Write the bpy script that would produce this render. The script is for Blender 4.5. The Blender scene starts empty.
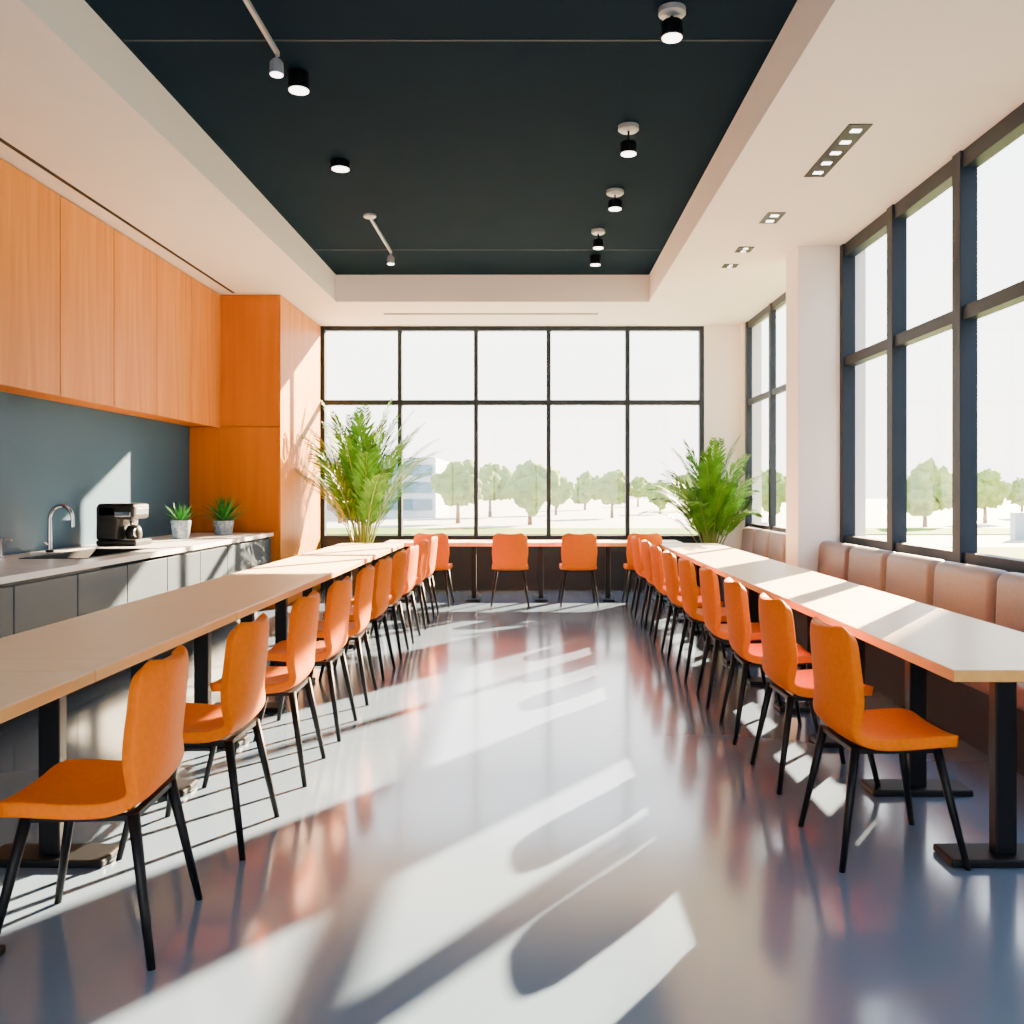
import bpy, bmesh, math, random
from mathutils import Vector, Matrix, noise
random.seed(7)
S = bpy.context.scene
COL = S.collection

# ---------------------------------------------------------------- materials
def mat(name, color, rough=0.5, metal=0.0, spec=0.5, noise_amt=0.0, nscale=(8,8,8), color2=None,
        bump=0.0, coat=0.0, emit=None, estr=0.0, ndetail=4.0, rvar=0.0):
    m = bpy.data.materials.new(name); m.use_nodes = True
    nt = m.node_tree; b = nt.nodes['Principled BSDF']
    b.inputs['Base Color'].default_value = (*color,1)
    b.inputs['Roughness'].default_value = rough
    b.inputs['Metallic'].default_value = metal
    b.inputs['Specular IOR Level'].default_value = spec
    b.inputs['Coat Weight'].default_value = coat
    b.inputs['Coat Roughness'].default_value = 0.11
    if emit:
        b.inputs['Emission Color'].default_value = (*emit,1)
        b.inputs['Emission Strength'].default_value = estr
    tc = nt.nodes.new('ShaderNodeTexCoord'); mp = nt.nodes.new('ShaderNodeMapping')
    mp.inputs['Scale'].default_value = nscale
    nz = nt.nodes.new('ShaderNodeTexNoise'); nz.inputs['Scale'].default_value = 1.0
    nz.inputs['Detail'].default_value = ndetail
    nt.links.new(tc.outputs['Object'], mp.inputs['Vector'])
    nt.links.new(mp.outputs['Vector'], nz.inputs['Vector'])
    if color2 is None:
        color2 = tuple(c*0.93 for c in color)
    r = nt.nodes.new('ShaderNodeValToRGB')
    r.color_ramp.elements[0].position = 0.32; r.color_ramp.elements[1].position = 0.68
    r.color_ramp.elements[0].color = (*color2,1); r.color_ramp.elements[1].color = (*color,1)
    nt.links.new(nz.outputs['Fac'], r.inputs['Fac'])
    nt.links.new(r.outputs['Color'], b.inputs['Base Color'])
    if bump > 0:
        bp = nt.nodes.new('ShaderNodeBump'); bp.inputs['Strength'].default_value = bump
        bp.inputs['Distance'].default_value = 0.01
        nt.links.new(nz.outputs['Fac'], bp.inputs['Height'])
        nt.links.new(bp.outputs['Normal'], b.inputs['Normal'])
    if rvar > 0:
        mr = nt.nodes.new('ShaderNodeMapRange')
        mr.inputs['To Min'].default_value = rough-rvar; mr.inputs['To Max'].default_value = rough+rvar
        nt.links.new(nz.outputs['Fac'], mr.inputs['Value'])
        nt.links.new(mr.outputs['Result'], b.inputs['Roughness'])
    return m

M = {}
M['floor']   = mat('epoxy_floor', (0.125,0.185,0.275), 0.18, spec=0.7, nscale=(0.9,0.9,0.9), color2=(0.112,0.168,0.255), rvar=0.03, coat=0.55)
M['white']   = mat('white_paint', (0.87,0.825,0.78), 0.7, spec=0.3, nscale=(2,2,2), color2=(0.855,0.81,0.765))
M['dark']    = mat('dark_ceiling_paint', (0.0055,0.0145,0.0275), 0.75, spec=0.01, nscale=(1.5,1.5,1.5), color2=(0.0048,0.013,0.025))
M['seam']    = mat('seam_grey', (0.03,0.045,0.062), 0.6, spec=0.1)
M['splash']  = mat('blue_grey_wall', (0.034,0.084,0.145), 0.55, spec=0.1, nscale=(1,1,1), color2=(0.031,0.078,0.136))
M['wood']    = mat('orange_oak', (0.58,0.235,0.032), 0.45, spec=0.12, nscale=(14,14,0.8), color2=(0.46,0.158,0.016), bump=0.05, ndetail=8)
M['panel']   = mat('orange_laminate', (0.42,0.12,0.003), 0.5, spec=0.08, nscale=(9,9,0.6), color2=(0.36,0.097,0.002), ndetail=6)
M['cab']     = mat('grey_laminate', (0.036,0.058,0.08), 0.5, spec=0.15, nscale=(3,3,1), color2=(0.032,0.053,0.074))
M['plinth']  = mat('dark_plinth', (0.006,0.010,0.016), 0.5, spec=0.1)
M['counter'] = mat('white_stone', (0.80,0.79,0.78), 0.25, nscale=(5,5,5), color2=(0.70,0.69,0.69), ndetail=8)
M['frame']   = mat('window_frame', (0.012,0.021,0.035), 0.5, spec=0.15, nscale=(3,3,3))
M['ttop']    = mat('cream_tabletop', (1.0,0.81,0.56), 0.36, spec=0.18, nscale=(1.2,22,1.2), color2=(0.97,0.74,0.48), ndetail=6)
M['tedge']   = mat('oak_edge', (0.80,0.43,0.12), 0.4, nscale=(20,2,20), color2=(0.68,0.34,0.08))
M['black']   = mat('black_steel', (0.003,0.004,0.006), 0.45, spec=0.2)
M['orange']  = mat('orange_upholstery', (0.76,0.158,0.0), 0.5, spec=0.04, nscale=(60,60,60), color2=(0.70,0.138,0.0), bump=0.04)
M['leather'] = mat('taupe_leather', (0.185,0.14,0.138), 0.45, spec=0.35, nscale=(40,40,40), color2=(0.16,0.12,0.12), bump=0.08)
M['bbase']   = mat('navy_panel', (0.013,0.024,0.042), 0.5, spec=0.2)
M['chrome']  = mat('brushed_chrome', (0.62,0.63,0.65), 0.22, metal=1.0)
M['lampw']   = mat('white_lamp_metal', (0.36,0.38,0.41), 0.35)
M['emit']    = mat('lamp_diffuser', (0.9,0.9,0.9), 0.5, emit=(1,0.93,0.82), estr=8)
M['leaf']    = mat('palm_leaf', (0.085,0.25,0.006), 0.45, spec=0.25, nscale=(6,6,6), color2=(0.02,0.11,0.004))
M['leafb']   = mat('succulent_leaf', (0.022,0.18,0.02), 0.45, spec=0.2, nscale=(20,20,20), color2=(0.008,0.09,0.013))
M['stem']    = mat('palm_stem', (0.15,0.2,0.02), 0.6)
M['pot']     = mat('charcoal_planter', (0.02,0.024,0.03), 0.6)
M['potw']    = mat('glazed_pot', (0.26,0.34,0.44), 0.25, nscale=(30,30,30), color2=(0.09,0.14,0.21))
M['soil']    = mat('potting_soil', (0.03,0.02,0.013), 0.95, nscale=(50,50,50), bump=0.5)
M['tree']    = mat('tree_foliage', (0.22,0.29,0.085), 0.9, spec=0.05, nscale=(2.5,2.5,2.5), color2=(0.12,0.19,0.05), bump=0.5)
M['trunk']   = mat('tree_bark', (0.16,0.10,0.06), 0.9)
M['ground']  = mat('pale_paving', (0.42,0.41,0.385), 0.85, nscale=(0.1,0.1,0.1), color2=(0.33,0.345,0.31))
M['grass']   = mat('lawn_grass', (0.11,0.21,0.02), 0.9, spec=0.1, nscale=(4,4,4), color2=(0.075,0.15,0.013))
M['bld']     = mat('pale_render', (0.42,0.48,0.55), 0.7)
M['bglass']  = mat('tinted_facade_glass', (0.06,0.14,0.22), 0.15)
# window glass: mostly clear pane with a faint reflection
g = bpy.data.materials.new('clear_glass'); g.use_nodes=True
nt=g.node_tree; nt.nodes.clear()
o=nt.nodes.new('ShaderNodeOutputMaterial'); mx=nt.nodes.new('ShaderNodeMixShader')
tr=nt.nodes.new('ShaderNodeBsdfTransparent'); gl=nt.nodes.new('ShaderNodeBsdfGlossy')
tr.inputs['Color'].default_value=(0.98,0.985,0.985,1); gl.inputs['Roughness'].default_value=0.02
mx.inputs[0].default_value=0.04
nt.links.new(tr.outputs[0],mx.inputs[1]); nt.links.new(gl.outputs[0],mx.inputs[2]); nt.links.new(mx.outputs[0],o.inputs[0])
M['glass']=g

# ---------------------------------------------------------------- helpers
def link(ob, parent=None):
    COL.objects.link(ob)
    if parent is not None:
        ob.parent = parent
        ob.location = ob.location - parent.location
    return ob

def empty(name, loc=(0,0,0)):
    e = bpy.data.objects.new(name, None); e.empty_display_size = 0.1
    e.location = loc; COL.objects.link(e); return e

def multibox(name, boxes, mats, parent=None, bevel=0.0, seg=2, smooth=False):
    """boxes: (x0,x1,y0,y1,z0,z1[,mat_index])"""
    xs=[b[0] for b in boxes]+[b[1] for b in boxes]; ys=[b[2] for b in boxes]+[b[3] for b in boxes]; zs=[b[4] for b in boxes]+[b[5] for b in boxes]
    c=Vector(((min(xs)+max(xs))/2,(min(ys)+max(ys))/2,(min(zs)+max(zs))/2))
    bm=bmesh.new()
    for b in boxes:
        x0,x1,y0,y1,z0,z1=b[:6]; mi=b[6] if len(b)>6 else 0
        v=[bm.verts.new(Vector(p)-c) for p in [(x0,y0,z0),(x1,y0,z0),(x1,y1,z0),(x0,y1,z0),(x0,y0,z1),(x1,y0,z1),(x1,y1,z1),(x0,y1,z1)]]
        for f in [(0,3,2,1),(4,5,6,7),(0,1,5,4),(1,2,6,5),(2,3,7,6),(3,0,4,7)]:
            fc=bm.faces.new([v[i] for i in f]); fc.material_index=mi; fc.smooth=smooth
    me=bpy.data.meshes.new(name); bm.to_mesh(me); bm.free()
    if not isinstance(mats,(list,tuple)): mats=[mats]
    for m in mats: me.materials.append(m)
    ob=bpy.data.objects.new(name,me); ob.location=c
    if bevel>0:
        md=ob.modifiers.new('bevel','BEVEL'); md.width=bevel; md.segments=seg; md.limit_method='ANGLE'
    return link(ob,parent)

def box(name,x0,x1,y0,y1,z0,z1,m,parent=None,bevel=0.0,seg=2,smooth=False):
    return multibox(name,[(x0,x1,y0,y1,z0,z1)],m,parent,bevel,seg,smooth)

def lathe(name, profile, loc, m, parent=None, n=28, axis='Z', caps=True, mats=None, midx=None):
    """profile list of (r,z)"""
    bm=bmesh.new(); rings=[]
    for r,z in profile:
        rings.append([bm.verts.new((r*math.cos(2*math.pi*i/n), r*math.sin(2*math.pi*i/n), z)) for i in range(n)])
    for k in range(len(rings)-1):
        for i in range(n):
            f=bm.faces.new([rings[k][i],rings[k][(i+1)%n],rings[k+1][(i+1)%n],rings[k+1][i]]); f.smooth=True
            if midx: f.material_index=midx[k]
    if caps:
        f=bm.faces.new(list(reversed(rings[0]))); 
        if midx: f.material_index=midx[0]
        f=bm.faces.new(rings[-1])
        if midx: f.material_index=midx[-1]
    bmesh.ops.recalc_face_normals(bm,faces=bm.faces)
    me=bpy.data.meshes.new(name); bm.to_mesh(me); bm.free()
    for mm in (mats or [m]): me.materials.append(mm)
    me.set_sharp_from_angle(angle=math.radians(40))
    ob=bpy.data.objects.new(name,me); ob.location=loc
    return link(ob,parent)

def tube(name, pts, radii, loc, m, parent=None, n=12):
    bm=bmesh.new(); rings=[]
    P=[Vector(p) for p in pts]
    if not isinstance(radii,(list,tuple)): radii=[radii]*len(P)
    up=Vector((0.013,1,0.021)).normalized()
    for k,p in enumerate(P):
        t=(P[min(k+1,len(P)-1)]-P[max(k-1,0)]).normalized()
        a=t.cross(up)
        if a.length<0.05: a=t.cross(Vector((1,0,0)))
        a.normalize(); b=t.cross(a).normalized()
        rings.append([bm.verts.new(p+radii[k]*(math.cos(2*math.pi*i/n)*a+math.sin(2*math.pi*i/n)*b)) for i in range(n)])
    for k in range(len(rings)-1):
        for i in range(n):
            f=bm.faces.new([rings[k][i],rings[k][(i+1)%n],rings[k+1][(i+1)%n],rings[k+1][i]]); f.smooth=True
    bm.faces.new(rings[0]); bm.faces.new(rings[-1])
    bmesh.ops.recalc_face_normals(bm,faces=bm.faces)
    me=bpy.data.meshes.new(name); bm.to_mesh(me); bm.free(); me.materials.append(m)
    me.set_sharp_from_angle(angle=math.radians(50))
    ob=bpy.data.objects.new(name,me); ob.location=loc
    return link(ob,parent)

# ---------------------------------------------------------------- room constants
H=3.7; HT=4.03
XL=-4.05; XR=2.9; YB=12.6; YF=-2.5
# floor
box('floor',XL-0.25,XR+0.25,YF-0.25,YB+0.25,-0.12,0.0,M['floor'])
# ceiling with tray
TX0,TX1,TY0,TY1=-2.41,1.42,-1.2,11.0
multibox('ceiling',[
    (XL-0.25,TX0,YF-0.25,YB+0.25,H,HT,0),
    (TX1,XR+0.25,YF-0.25,YB+0.25,H,HT,0),
    (TX0,TX1,TY1,YB+0.25,H,HT,0),
    (TX0,TX1,YF-0.25,TY0,H,HT,0),
    (XL-0.25,XR+0.25,YF-0.25,YB+0.25,HT,HT+0.2,1)],[M['white'],M['dark']])
# dark ceiling seams (thin trims)
for i,y in enumerate([1.8,5.26,9.85]):
    box('trim_%d'%(i+1),TX0+0.02,TX1-0.02,y-0.008,y+0.008,HT-0.004,HT+0.001,M['seam'])
# walls
box('wall_left',XL-0.25,XL,YF,YB,0,H,M['splash'])
multibox('wall_right',[
    (XR,XR+0.25,YF,YB+0.25,0,0.88,0),
    (XR,XR+0.25,YF,1.45,0.88,H,0),
    (XR,XR+0.25,8.52,8.88,0.88,H,0),
    (XR,XR+0.25,12.4,YB+0.25,0.88,H,0)],[M['white']])
box('column',2.50,XR,8.48,8.9,0,H,M['white'],bevel=0.006)
multibox('wall_back',[
    (XL-0.25,2.4,YB,YB+0.25,0,0.70,1),
    (XL-0.25,-2.98,YB,YB+0.25,0.70,H,0),
    (2.4,XR,YB,YB+0.25,0,H,0)],[M['white'],M['bbase']])
multibox('wall_front',[
    (XL-0.25,XR+0.25,YF-0.25,YF,0,0.5,0),
    (XL-0.25,-3.8,YF-0.25,YF,0.5,H,0),
    (2.7,XR+0.25,YF-0.25,YF,0.5,H,0)],[M['white']])
box('baseboard_right',XR-0.015,XR,YF,1.9,0.0,0.1,M['frame'])

# ---------------------------------------------------------------- windows
def window_y(name, x0,x1, yc, z0,z1, mulls, ztr, w=0.06, d=0.10, ztr_h=0.07):
    """window in a plane of constant y"""
    e=empty(name,((x0+x1)/2,yc,(z0+z1)/2))
    y0,y1=yc-d/2,yc+d/2
    box('frame_bottom',x0,x1,y0,y1,z0,z0+w,M['frame'],e)
    box('frame_top',x0,x1,y0,y1,z1-w,z1,M['frame'],e)
    for i,x in enumerate(mulls):
        a=max(x0,x-w/2); b=min(x1,x+w/2)
        box('mullion_%d'%(i+1),a,b,y0-0.01,y1+0.01,z0,z1,M['frame'],e,bevel=0.004)
    box('transom',x0,x1,y0,y1,ztr-ztr_h/2,ztr+ztr_h/2,M['frame'],e)
    box('glass_pane',x0,x1,yc-0.004,yc+0.004,z0+0.02,z1-0.02,M['glass'],e)
def window_x(name, y0,y1, xc, z0,z1, mulls, ztr, w=0.09, d=0.10, ztr_h=0.09, pro=0.02):
    e=empty(name,(xc,(y0+y1)/2,(z0+z1)/2))
    a,b=xc-d/2,xc+d/2
    box('frame_bottom',a,b,y0,y1,z0,z0+w*0.8,M['frame'],e)
    box('frame_top',a,b,y0,y1,z1-w,z1,M['frame'],e)
    for i,y in enumerate(mulls):
        box('mullion_%d'%(i+1),a-pro,b,max(y0,y-w/2),min(y1,y+w/2),z0,z1,M['frame'],e,bevel=0.004)
    box('transom',a,b,y0,y1,ztr-ztr_h/2,ztr+ztr_h/2,M['frame'],e)
    box('glass_pane',xc-0.004,xc+0.004,y0,y1,z0+0.02,z1-0.02,M['glass'],e)

window_y('window_1',-2.98,2.4,YB+0.08,0.70,H,[-2.95,-1.87,-0.80,0.22,1.33,2.37],2.63)
window_x('window_2',1.45,8.52,XR+0.06,0.88,H,[1.5,2.7,3.85,5.0,6.15,7.3,8.46],2.60,w=0.12)
window_x('window_3',8.88,12.4,XR+0.06,0.88,H,[8.92,11.1,12.32],2.60,w=0.09,d=0.06,ztr_h=0.07,pro=0.015)
window_y('fill_window',-3.8,2.7,YF-0.12,0.5,H,[-3.77,-2.5,-1.2,0.1,1.4,2.67],2.63)  # unseen window behind the camera, added to let in fill light

# ---------------------------------------------------------------- kitchen
YC0,YC1=1.6,10.6
# tall cabinet
e=empty('tall_cabinet',(-3.5,11.6,0))
multibox('carcass',[(XL+0.005,-2.98,YC1,YB-0.005,0.0,H-0.005)],M['panel'],e,bevel=0.003)
multibox('side_panel',[(-2.98,-2.972,YC1+0.0,YB-0.005,0.02,H-0.008)],M['wood'],e)
box('panel_lower',XL+0.01,-2.985,YC1-0.018,YC1-0.001,0.92,2.14,M['panel'],e,bevel=0.002)
box('panel_upper',-3.69,-2.985,YC1-0.018,YC1-0.001,2.15,H-0.01,M['panel'],e,bevel=0.002)
# upper cabinets
e=empty('upper_cabinet',(-3.87,6.5,2.9))
XU=-3.67
box('carcass',XL+0.004,XU-0.024,YC0,YC1-0.022,2.15,H-0.004,M['panel'],e)
n=10; pitch=(YC1-0.022-YC0)/n
for i in range(n):
    y1=YC1-0.022-i*pitch
    box('door_%d'%(i+1),XU-0.022,XU,y1-pitch+0.006,y1-0.006,2.13,H-0.012,M['wood'],e,bevel=0.003)
# base cabinets + countertop + inset sink
e=empty('kitchen_counter',(-3.55,6.1,0.45))
XC=-3.08
multibox('carcass',[(XL+0.004,XC-0.022,YC0,6.45,0.1,0.86),(XL+0.004,XC-0.022,7.75,YC1-0.022,0.1,0.86),
                    (XL+0.004,XC-0.022,6.45,7.75,0.1,0.62)],M['plinth'],e)
box('toe_kick',XL+0.01,XC-0.08,YC0,YC1-0.03,0.0,0.1,M['plinth'],e)
n=12; pitch=(YC1-0.022-YC0)/n
for i in range(n):
    y1=YC1-0.022-i*pitch
    box('door_%d'%(i+1),XC-0.02,XC,y1-pitch+0.006,y1-0.006,0.11,0.83,M['cab'],e,bevel=0.003)
SX0,SX1,SY0,SY1=-3.72,-3.25,6.55,7.65
multibox('countertop',[(XL+0.004,SX0,YC0,YC1-0.02,0.86,0.90),(SX1,XC+0.03,YC0,YC1-0.02,0.86,0.90),
    (SX0,SX1,YC0,SY0,0.86,0.90),(SX0,SX1,SY1,YC1-0.02,0.86,0.90)],M['counter'],e)
multibox('sink_basin',[(SX0+.005,SX1-.005,SY0+.005,SY1-.005,0.68,0.69),(SX0+.003,SX0+.012,SY0,SY1,0.68,0.899),(SX1-.012,SX1-.003,SY0,SY1,0.68,0.899),
    (SX0+.012,SX1-.012,SY0+.003,SY0+.012,0.68,0.899),(SX0+.012,SX1-.012,SY1-.012,SY1-.003,0.68,0.899)],M['black'],e)
multibox('sink_rim',[(SX0-.015,SX0+.005,SY0-.015,SY1+.015,0.9005,0.905),(SX1-.005,SX1+.015,SY0-.015,SY1+.015,0.9005,0.905),
    (SX0+.005,SX1-.005,SY0-.015,SY0+.005,0.9005,0.905),(SX0+.005,SX1-.005,SY1-.005,SY1+.015,0.9005,0.905)],M['black'],e)
# faucet
FP=(-3.84,7.15,0.906)
e=empty('kitchen_faucet',FP)
lathe('base_flange',[(0.03,0.001),(0.03,0.012),(0.02,0.02)],FP,M['black'],e)
arc=[(0,0,0.01),(0,0,0.12),(0,0,0.27)]
for k in range(1,13):
    a=math.pi*k/12; arc.append((0.09-0.09*math.cos(a),0,0.27+0.10*math.sin(a)))
arc.append((0.18,0,0.20))
tube('spout',arc,[0.018]*2+[0.014]*(len(arc)-3)+[0.016],FP,M['chrome'],e)
tube('lever',[(0,0.0,0.06),(0,-0.04,0.065),(0.01,-0.10,0.09)],[0.009,0.008,0.006],FP,M['chrome'],e)
e=empty('soap_dispenser',(-3.84,6.5,0.9))
lathe('body',[(0.024,0.001),(0.024,0.01),(0.014,0.02),(0.012,0.13),(0.016,0.135),(0.016,0.15)],(-3.84,6.5,0.9),M['chrome'],e)
tube('nozzle',[(0,0,0.145),(0.06,0,0.15),(0.075,0,0.135)],0.006,(-3.84,6.5,0.9),M['chrome'],e)
# coffee machine
cx,cy=-3.69,8.15
e=empty('coffee_machine',(cx,cy,0.9))
box('base_tray',cx-0.19,cx+0.17,cy-0.17,cy+0.17,0.901,0.955,M['black'],e,bevel=0.015,seg=3)
box('back_body',cx-0.19,cx-0.0,cy-0.17,cy+0.17,0.955,1.26,M['black'],e,bevel=0.02,seg=4)
box('head',cx-0.19,cx+0.15,cy-0.17,cy+0.17,1.14,1.28,M['black'],e,bevel=0.035,seg=5)
box('control_strip',cx+0.148,cx+0.154,cy-0.12,cy+0.12,1.18,1.24,M['chrome'],e,bevel=0.002)
box('side_panel',cx-0.02,cx+0.12,cy-0.175,cy-0.169,1.165,1.205,M['chrome'],e,bevel=0.002)
lathe('spout',[(0.03,1.08-0.9),(0.035,1.10-0.9),(0.035,1.15-0.9)],(cx+0.075,cy,0.9),M['chrome'],e)
lathe('carafe',[(0.05,0.059),(0.068,0.065),(0.072,0.11),(0.065,0.15),(0.05,0.17),(0.052,0.178)],(cx+0.075,cy,0.9),M['black'],e)
box('drip_grille',cx+0.005,cx+0.155,cy-0.13,cy+0.13,0.955,0.958,M['chrome'],e)
tube('carafe_handle',[(0.04,-0.06,0.15),(0.05,-0.11,0.14),(0.05,-0.11,0.10),(0.04,-0.06,0.08)],0.008,(cx+0.075,cy,0.9),M['chrome'],e)

# succulents
def blade(bm,base,dirv,length,width,droop,segs=5):
    side=dirv.cross(Vector((0,0,1)))
    if side.length<0.05: side=Vector((1,0,0))
    side.normalize()
    p=Vector(base); d=Vector(dirv).normalized(); prev=None
    for k in range(segs+1):
        t=k/segs; w=width*(1-t)**0.7*(0.6+1.2*t if t<0.35 else 1.02)
        nrm=side.cross(d).normalized()
        a=bm.verts.new(p-side*w+nrm*w*0.35); c=bm.verts.new(p); b=bm.verts.new(p+side*w+nrm*w*0.35)
        if prev:
            for f in (bm.faces.new([prev[0],prev[1],c,a]),bm.faces.new([prev[1],prev[2],b,c])): f.smooth=True
        prev=(a,c,b)
        p=p+d*(length/segs); d=(d+Vector((0,0,-droop/segs))).normalized()
def potted(name,x,y,z,r,h,nl,ll,lw,spread,potmat):
    e=empty(name,(x,y,z))
    lathe('pot',[(r*0.72,0.001),(r*0.8,0.01),(r,h*0.9),(r,h),(r*0.9,h),(r*0.88,h*0.88)],(x,y,z),potmat,e,caps=True)
    lathe('soil',[(r*0.86,h*0.89),(r*0.5,h*0.93),(0.005,h*0.94)],(x,y,z),M['soil'],e)
    bm=bmesh.new()
    for i in range(nl):
        a=i*2.39996; t=i/nl
        el=math.radians(85-spread*t)
        d=Vector((math.cos(a)*math.cos(el),math.sin(a)*math.cos(el),math.sin(el)))
        blade(bm,(0.02*math.cos(a),0.02*math.sin(a),h*0.9),d,ll*(0.8+0.3*random.random()),lw,0.35)
    me=bpy.data.meshes.new('leaves'); bm.to_mesh(me); bm.free(); me.materials.append(M['leafb'])
    ob=bpy.data.objects.new('leaves',me); ob.location=(x,y,z)
    link(ob,e)
potted('potted_succulent',-3.60,9.2,0.9,0.10,0.19,34,0.22,0.018,60,M['potw'])
potted('potted_agave',-3.44,10.0,0.9,0.115,0.16,50,0.33,0.022,74,M['potw'])

# ---------------------------------------------------------------- palms
def palm(name,x,y,height,spread,nf,seed,xmin,xmax,ymin,ymax):
    rnd=random.Random(seed)
    e=empty(name,(x,y,0))
    lathe('planter',[(0.15,0.001),(0.16,0.01),(0.21,0.44),(0.22,0.46),(0.20,0.46),(0.19,0.40)],(x,y,0),M['pot'],e)
    lathe('soil',[(0.19,0.405),(0.1,0.42),(0.005,0.425)],(x,y,0),M['soil'],e)
    bm=bmesh.new()
    def V(p):
        px=min(max(p.x+x,xmin),xmax)-x; py=min(max(p.y+y,ymin),ymax)-y
        return bm.verts.new((px,py,max(p.z,0.43)))
    for i in range(nf):
        az=i*2.39996+rnd.uniform(-.25,.25)
        f=(i+0.5)/nf
        L=(height-0.42)*rnd.uniform(0.85,1.0)*(1.08-0.25*f)
        pitch=math.radians(88-24*f*spread)
        drop=math.radians(30+62*f)*spread
        p=Vector((0.05*math.cos(az)*f,0.05*math.sin(az)*f,0.42)); N=26
        out=Vector((math.cos(az),math.sin(az),0)); lat=Vector((-math.sin(az),math.cos(az),0))
        pts=[];tans=[]
        for k in range(N+1):
            t=k/N
            ang=pitch-drop*(t**1.9)
            d=out*math.cos(ang)+Vector((0,0,1))*math.sin(ang)
            pts.append(p.copy()); tans.append(d.copy()); p=p+d*(L/N)
        prev=None
        for k in range(N+1):
            w=0.012*(1-k/N)+0.002
            d=tans[k]; nn=lat.cross(d)
            ring=[V(pts[k]+lat*w),V(pts[k]+nn*w),V(pts[k]-lat*w)]
            if prev:
                for j in range(3):
                    q=bm.faces.new([prev[j],prev[(j+1)%3],ring[(j+1)%3],ring[j]]); q.material_index=1
            prev=ring
        M2=28
        for k in range(M2):
            t=0.3+0.7*k/(M2-1)
            idx=t*N; a=int(min(idx,N-1)); fr=idx-a
            bp=pts[a].lerp(pts[a+1],fr); d=tans[a]
            ll=0.33*math.sin(math.pi*min(1,(t-0.18)/0.82*0.85+0.12))*rnd.uniform(.85,1.1)*(height/2.5)+0.05
            for sgn in (-1,1):
                ld=(d*1.0+lat*sgn*(0.68-0.3*t)+Vector((0,0,-0.08))+Vector((rnd.uniform(-.1,.1),rnd.uniform(-.1,.1),rnd.uniform(-.1,.1)))).normalized()
                wd=ld.cross(lat.cross(d)).normalized()*0.015
                m1=bp+ld*ll*0.4+Vector((0,0,-0.005)); m2=bp+ld*ll*0.75+Vector((0,0,-0.02)); tip=bp+ld*ll+Vector((0,0,-0.05*ll/0.3))
                v=[V(bp),V(m1-wd),V(m2-wd*0.7),V(tip),V(m2+wd*0.7),V(m1+wd)]
                bm.faces.new([v[0],v[1],v[5]]); bm.faces.new([v[1],v[2],v[4],v[5]]); bm.faces.new([v[2],v[3],v[4]])
    me=bpy.data.meshes.new('fronds'); bm.to_mesh(me); bm.free(); me.materials.append(M['leaf']); me.materials.append(M['stem'])
    ob=bpy.data.objects.new('fronds',me); ob.location=(x,y,0); link(ob,e)
palm('potted_palm',-2.26,11.95,2.62,0.75,34,3,-2.96,0,11.2,12.55)
palm('potted_palm',2.38,12.05,2.12,1.0,32,5,1.0,2.86,11.2,12.55)

# ---------------------------------------------------------------- chair mesh (faces +X, backrest on -X side)
def chair_shell():
    prof=[(0.235,0.440),(0.225,0.452),(0.20,0.458),(0.14,0.457),(0.06,0.450),(-0.02,0.446),(-0.09,0.448),(-0.135,0.458),
          (-0.165,0.48),(-0.180,0.515),(-0.188,0.56),(-0.196,0.62),(-0.204,0.69),(-0.211,0.76),(-0.216,0.82),(-0.219,0.855),(-0.220,0.875)]
    s=[0]
    for i in range(1,len(prof)): s.append(s[-1]+math.dist(prof[i],prof[i-1]))
    T=s[-1]; nu=12; bm=bmesh.new(); rows=[]
    for i,(px,pz) in enumerate(prof):
        d=min(s[i],T-s[i]); base=0.222 if i<7 else 0.212
        if 7<=i<=10: base=0.205
        if i>12: base=0.208-(i-12)*0.002
        r=0.06
        w=base if d>=r else base-r+math.sqrt(max(0,r*r-(r-d)**2))
        back=max(0,min(1,(pz-0.47)/0.12)); seat=1-back
        row=[]
        for j in range(nu+1):
            u=-1+2*j/nu
            yy=u*w; bx=px+0.05*back*(abs(u)**2.2); bz=pz+0.014*seat*(abs(u)**2.5)
            row.append(bm.verts.new((bx,yy,bz)))
        rows.append(row)
    for i in range(len(rows)-1):
        for j in range(nu):
            bm.faces.new([rows[i][j],rows[i][j+1],rows[i+1][j+1],rows[i+1][j]]).smooth=True
    bmesh.ops.recalc_face_normals(bm,faces=bm.faces)
    me=bpy.data.meshes.new('shell'); bm.to_mesh(me); bm.free(); me.materials.append(M['orange'])
    return me
shell_me=chair_shell()
def leg_mesh(name,p0,p1,r0,r1):
    bm=bmesh.new(); P0,P1=Vector(p0),Vector(p1); t=(P1-P0).normalized(); a=t.cross(Vector((0,1,0))).normalized(); b=t.cross(a)
    rs=[]
    n=12
    for p,r in ((P0,r0),(P0.lerp(P1,.5),(r0+r1)/2),(P1,r1)):
        ring=[]
        for i in range(n):
            v=p+r*(math.cos(2*math.pi*i/n)*a+math.sin(2*math.pi*i/n)*b)
            if p is P1: v.z=0.001
            ring.append(bm.verts.new(v))
        rs.append(ring)
    for k in range(2):
        for i in range(n): bm.faces.new([rs[k][i],rs[k][(i+1)%n],rs[k+1][(i+1)%n],rs[k+1][i]]).smooth=True
    bm.faces.new(rs[0]); bm.faces.new(rs[-1]); bmesh.ops.recalc_face_normals(bm,faces=bm.faces)
    me=bpy.data.meshes.new(name); bm.to_mesh(me); bm.free(); me.materials.append(M['black']); return me
legs=[leg_mesh('leg_%d'%(i+1),(sx*0.15+(0.01 if sx>0 else -0.0),sy*0.16,0.432),(sx*0.235+0.01,sy*0.225,0.0),0.018,0.012) for i,(sx,sy) in enumerate([(1,1),(1,-1),(-1,1),(-1,-1)])]
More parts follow.
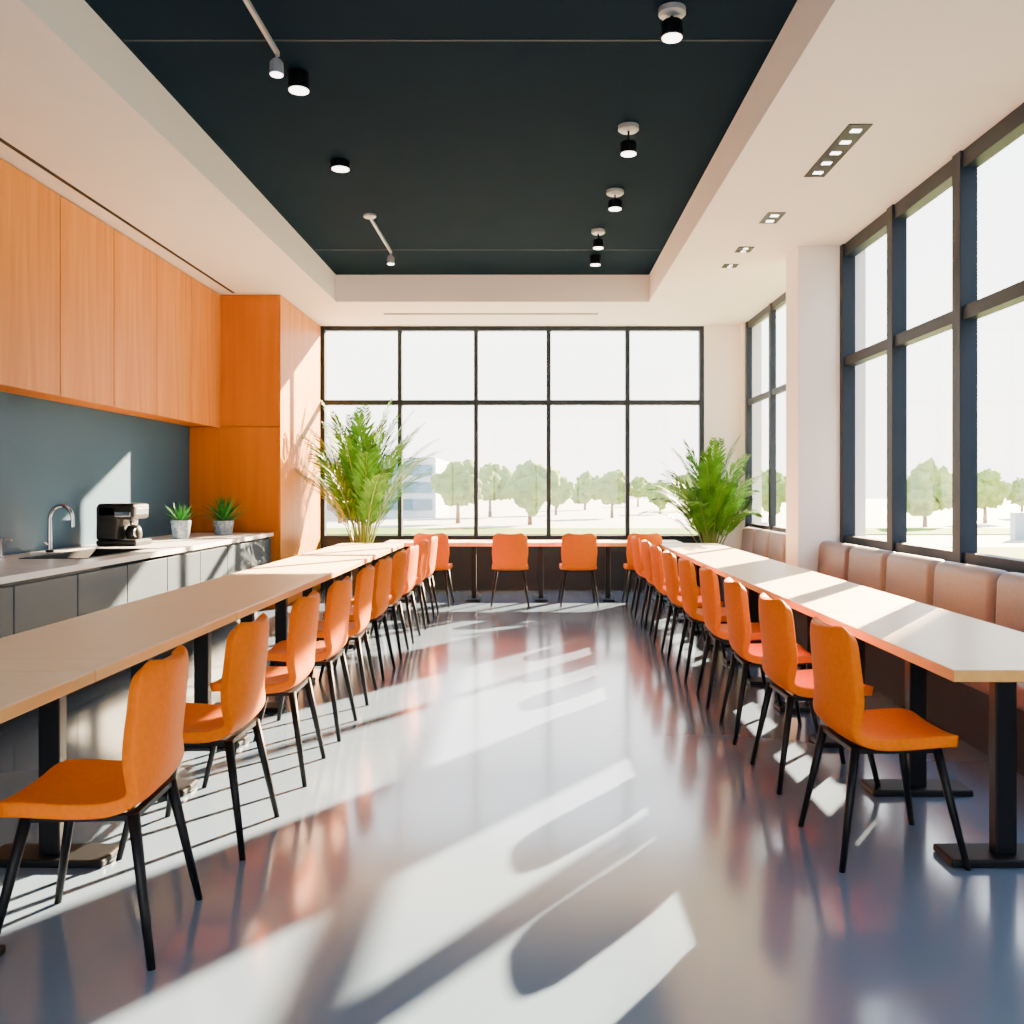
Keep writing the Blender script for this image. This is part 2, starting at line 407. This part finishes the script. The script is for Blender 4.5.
def frame_mesh():
    bm=bmesh.new()
    for (x0,x1,y0,y1) in [(-0.16,0.17,-0.17,-0.145),(-0.16,0.17,0.145,0.17),(-0.16,-0.135,-0.145,0.145),(0.145,0.17,-0.145,0.145)]:
        z0,z1=0.415,0.432
        v=[bm.verts.new(p) for p in [(x0,y0,z0),(x1,y0,z0),(x1,y1,z0),(x0,y1,z0),(x0,y0,z1),(x1,y0,z1),(x1,y1,z1),(x0,y1,z1)]]
        for f in [(0,3,2,1),(4,5,6,7),(0,1,5,4),(1,2,6,5),(2,3,7,6),(3,0,4,7)]: bm.faces.new([v[i] for i in f])
    me=bpy.data.meshes.new('seat_frame'); bm.to_mesh(me); bm.free(); me.materials.append(M['black']); return me
fr_me=frame_mesh()
def chair(x,y,rot):
    e=empty('dining_chair',(x,y,0)); e.rotation_euler=(0,0,rot)
    ob=bpy.data.objects.new('shell',shell_me); COL.objects.link(ob); ob.parent=e
    md=ob.modifiers.new('thick','SOLIDIFY'); md.thickness=0.045; md.offset=0
    md=ob.modifiers.new('bev','BEVEL'); md.width=0.014; md.segments=2; md.limit_method='ANGLE'; md.angle_limit=math.radians(50)
    md=ob.modifiers.new('sub','SUBSURF'); md.levels=1; md.render_levels=1
    for me in legs:
        o=bpy.data.objects.new(me.name,me); COL.objects.link(o); o.parent=e
    o=bpy.data.objects.new('seat_frame',fr_me); COL.objects.link(o); o.parent=e
for i in range(10):
    chair((-1.345 if i==0 else -1.33 if i==1 else -1.31)+random.uniform(-.01,.01),2.85+0.80*i+random.uniform(-.02,.02),math.pi+random.uniform(-.05,.05)+(0.07 if i==0 else 0))
for i in range(9):
    chair(1.345+random.uniform(-.01,.01),3.55+0.81*i+random.uniform(-.02,.02),random.uniform(-.05,.05))
for x in (-1.22,-0.28,0.55,1.34):
    chair(x,10.98,math.pi/2+random.uniform(-.03,.03))

# ---------------------------------------------------------------- tables
def table(x0,x1,y0,y1,px,ped_y):
    e=empty('dining_table',((x0+x1)/2,(y0+y1)/2,0))
    ob=multibox('tabletop',[(x0,x1,y0,y1,0.705,0.75)],[M['tedge'],M['ttop']],e)
    for p in ob.data.polygons:
        if p.normal.z>0.5: p.material_index=1
    md=ob.modifiers.new('bevel','BEVEL'); md.width=0.004; md.segments=2
    for i,y in enumerate(ped_y):
        box('column_%d'%(i+1),px-0.04,px+0.04,y-0.028,y+0.028,0.03,0.69,M['black'],e,bevel=0.005)
        box('foot_%d'%(i+1),px-0.23,px+0.23,y-0.085,y+0.085,0.001,0.031,M['black'],e,bevel=0.008)
        box('bracket_%d'%(i+1),px-0.2,px+0.2,y-0.03,y+0.03,0.69,0.704,M['black'],e)
for i in range(6):
    y0=1.7+1.55*i
    table(-2.34,-1.58,y0+0.002,y0+1.548,-1.82,[y0+0.16,y0+0.935])
for i in range(5):
    y0=3.25+1.55*i
    table(1.52,2.24,y0+0.002,y0+1.548,1.78,[y0+0.16,y0+0.935])
# window bar
e=empty('window_bar_table',(0,11.5,0))
ob=multibox('tabletop',[(-1.85,1.85,11.1,11.7,0.705,0.75)],[M['tedge'],M['ttop']],e)
for p in ob.data.polygons:
    if p.normal.z>0.5: p.material_index=1
for i,x in enumerate([-1.6,-0.75,0.1,0.95,1.6]):
    box('column_%d'%(i+1),x-0.03,x+0.03,11.42,11.48,0.03,0.704,M['black'],e,bevel=0.005)
    box('foot_%d'%(i+1),x-0.08,x+0.08,11.25,11.65,0.001,0.031,M['black'],e,bevel=0.008)

# ---------------------------------------------------------------- bench
def bench(y0,y1,n):
    e=empty('upholstered_bench',(2.6,(y0+y1)/2,0))
    box('base',2.40,XR-0.02,y0,y1,0.001,0.34,M['bbase'],e)
    box('back_panel',2.80,XR-0.018,y0,y1,0.34,0.84,M['bbase'],e)
    p=(y1-y0)/n
    for i in range(n):
        a=y0+p*i+0.004; b=y0+p*(i+1)-0.004
        ob=box('seat_cushion_%d'%(i+1),2.32,2.79,a,b,0.341,0.47,M['leather'],e,bevel=0.04,seg=5,smooth=True)
        ob=box('back_cushion_%d'%(i+1),2.66,2.82,a,b,0.47,0.93,M['leather'],e,bevel=0.07,seg=6,smooth=True)
        ob.rotation_euler=(0,0.05,0)
bench(2.0,8.46,8)
bench(8.92,11.55,4)

# ---------------------------------------------------------------- ceiling fittings
def spot(x,y,canopy,drop,r,h,short=False):
    e=empty('ceiling_spotlight',(x,y,HT))
    if canopy:
        lathe('canopy',[(r*1.25,-0.001),(r*1.25,-0.03),(r*1.05,-0.04)],(x,y,HT),M['lampw'],e)
        tube('stem',[(0,0,-0.035),(0,0,-drop-0.01)],0.008,(x,y,HT),M['black'],e,n=8)
    z=-drop-0.001
    lathe('housing',[(r*0.9,z),(r,z-0.01),(r,z-h)],(x,y,HT),M['black'],e)
    lathe('lens',[(r*0.9,z-h-0.001),(r*0.9,z-h-0.006),(r*0.82,z-h-0.008)],(x,y,HT),M['emit'],e)
spot(0.76,4.92,True,0.07,0.06,0.085)
spot(-1.475,5.67,False,0.0,0.068,0.11)
spot(-1.54,7.2,False,0.0,0.075,0.06)
spot(0.69,6.5,True,0.12,0.06,0.08)
spot(0.72,7.9,True,0.09,0.06,0.07)
spot(0.66,9.1,True,0.10,0.055,0.08)
spot(0.70,10.1,False,0.0,0.06,0.10)
def track(x,y0,y1):
    e=empty('track_light',(x,y0,HT))
    box('rail',x-0.010,x+0.010,y0,y1,HT-0.03,HT-0.001,M['lampw'],e)
    lathe('canopy',[(0.06,-0.001),(0.06,-0.02),(0.05,-0.028)],(x,y0,HT),M['lampw'],e)
    tube('arm',[(0,0,-0.03),(0,0,-0.07)],0.008,(x,y1-0.03,HT),M['lampw'],e,n=8)
    lathe('head',[(0.022,-0.06),(0.038,-0.08),(0.042,-0.15)],(x,y1-0.03,HT),M['lampw'],e)
    lathe('lens',[(0.036,-0.151),(0.036,-0.156)],(x,y1-0.03,HT),M['emit'],e)
track(-1.53,4.2,5.4); track(-1.56,8.6,9.9)
# recessed linear fittings in the right-hand ceiling
def recessed(x,y0,y1,w,n):
    e=empty('recessed_ceiling_light',(x,(y0+y1)/2,H))
    box('housing',x-w/2,x+w/2,y0,y1,H-0.006,H-0.0005,M['black'],e)
    p=(y1-y0)/n
    for i in range(n):
        yc=y0+p*(i+0.5); s=min(p,w)*0.16
        box('lamp_%d'%(i+1),x-s*1.3,x+s*1.3,yc-s,yc+s,H-0.010,H-0.0065,M['emit'],e)
recessed(2.06,5.65,6.6,0.15,5)
recessed(2.02,7.45,7.75,0.15,2)
recessed(2.02,8.5,8.7,0.15,2)
recessed(2.02,9.15,9.3,0.15,2)
# ceiling slots
box('trim_4',-3.51,-3.475,1.6,10.5,H-0.004,H-0.0005,M['black'])
box('trim_5',-1.95,0.85,11.70,11.80,H-0.004,H-0.0005,M['black'])

# ---------------------------------------------------------------- exterior
box('ground_paving',-90,110,-40,160,-0.30,-0.16,M['ground'])
multibox('lawn',[(4.2,17,4,24,-0.16,-0.12),(-30,60,31,36,-0.16,-0.12)],M['grass'])
def tree_mesh(seed):
    rnd=random.Random(seed); bm=bmesh.new()
    wide=rnd.uniform(0.8,1.35)
    for k in range(22):
        a=rnd.uniform(0,6.28); rr=rnd.uniform(0,1.1)*wide; zz=rnd.uniform(1.25,2.8)
        if k==0: rr=0; zz=2.0
        r=rnd.uniform(0.3,0.7) if k else 1.0
        rr*=1.0-0.45*abs(zz-1.9)
        mtx=Matrix.Translation((rr*math.cos(a),rr*math.sin(a),zz))
        res=bmesh.ops.create_icosphere(bm,subdivisions=3,radius=r,matrix=mtx)
        for v in res['verts']:
            c=mtx.translation; d=(v.co-c).normalized()
            v.co+=d*r*(0.5*noise.noise(v.co*3.1+Vector((seed,0,0)))+0.35*noise.noise(v.co*9))
        for v in res['verts']:
            for f in v.link_faces: f.material_index=0; f.smooth=True
    n=8; P=[(0.13,-0.1),(0.09,0.8),(0.07,1.8)]; rings=[]
    for r,z in P: rings.append([bm.verts.new((r*math.cos(i*math.pi/4),r*math.sin(i*math.pi/4),z)) for i in range(n)])
    for q in range(2):
        for i in range(n):
            bm.faces.new([rings[q][i],rings[q][(i+1)%n],rings[q+1][(i+1)%n],rings[q+1][i]]).material_index=1
    me=bpy.data.meshes.new('tree'); bm.to_mesh(me); bm.free(); me.materials.append(M['tree']); me.materials.append(M['trunk']); return me
tm=[tree_mesh(s) for s in (1,2,3,4,5)]
def tree(px,dist,sc,i):
    x=(px-533)/900*dist; sc*=0.86
    o=bpy.data.objects.new('street_tree',tm[i%5]); o.location=(x,dist,-0.17); o.scale=(sc*1.05,sc,sc); o.rotation_euler=(0,0,i*1.3); COL.objects.link(o)
for i,(px,d,s) in enumerate([(458,42,1.05),(490,52,1.1),(530,40,1.0),(556,56,0.9),(585,70,1.0),(612,50,0.95),(638,84,1.0),(660,58,.75),(688,66,.95),
                             (925,38,0.95),(985,42,0.9),(1022,50,0.8),(770,44,.9),(340,42,1.0),(748,52,1.0),(1090,44,1.0),(1180,40,1.05),(200,42,1.0)]):
    tree(px,d,s,i)
# low neighbouring building on the left
e=empty('office_building',(-7,52,0))
multibox('walls',[(-12.5,-5.4,50,58,-0.16,3.2)],M['bld'],e)
multibox('glazing',[(-12.2,-5.6,49.9,50,0.3+0.95*k,0.9+0.95*k) for k in range(3)],M['bglass'],e)
# low white site wall on the right
box('boundary_wall',15,45,28,28.3,-0.16,0.7,M['bld'])
# unseen tall block added off-screen right to cut off the sun
e=empty('sun_blocker_block',(25,10,0))
box('walls',17.9,33,-20,27.7,-0.16,15.5,M['bld'],e)
multibox('glazing',[(17.84,17.9,-14+3.2*j,-12.2+3.2*j,1.0+3*k,2.6+3*k) for j in range(13) for k in range(5)],M['bglass'],e)  # window grid dressing the added sun-blocking block

# ---------------------------------------------------------------- light
w=bpy.data.worlds.new('World'); S.world=w; w.use_nodes=True
nt=w.node_tree; bg=nt.nodes['Background']
tc=nt.nodes.new('ShaderNodeTexCoord'); sp=nt.nodes.new('ShaderNodeSeparateXYZ'); cr=nt.nodes.new('ShaderNodeValToRGB')
nt.links.new(tc.outputs['Generated'],sp.inputs[0]); nt.links.new(sp.outputs['Z'],cr.inputs['Fac']); nt.links.new(cr.outputs['Color'],bg.inputs['Color'])
el=cr.color_ramp.elements; el[0].position=0.0; el[0].color=(1.0,0.94,0.87,1); el[1].position=0.6; el[1].color=(0.66,0.80,1.0,1)
m_=cr.color_ramp.elements.new(0.2); m_.color=(1.0,0.975,0.95,1)
bg.inputs['Strength'].default_value=7.2
sd=bpy.data.lights.new('sun','SUN'); sd.energy=165; sd.angle=math.radians(0.7); sd.color=(1.0,0.72,0.43)
so=bpy.data.objects.new('sun',sd); COL.objects.link(so); so.location=(15,25,12)
el_=math.radians(22.6); d=Vector((-0.57*math.cos(el_),-0.822*math.cos(el_),-math.sin(el_)))
so.rotation_euler=d.to_track_quat('-Z','Y').to_euler()

# ---------------------------------------------------------------- camera
cd=bpy.data.cameras.new('camera'); cam=bpy.data.objects.new('camera',cd); COL.objects.link(cam)
cam.location=(0,0,1.4); cam.rotation_euler=(math.radians(90),0,0)
cd.sensor_width=36; cd.lens=36*900/1024; cd.shift_x=-(533-512)/1024; cd.shift_y=-(512-490)/1024
cd.clip_end=500; cd.clip_start=0.05
S.camera=cam
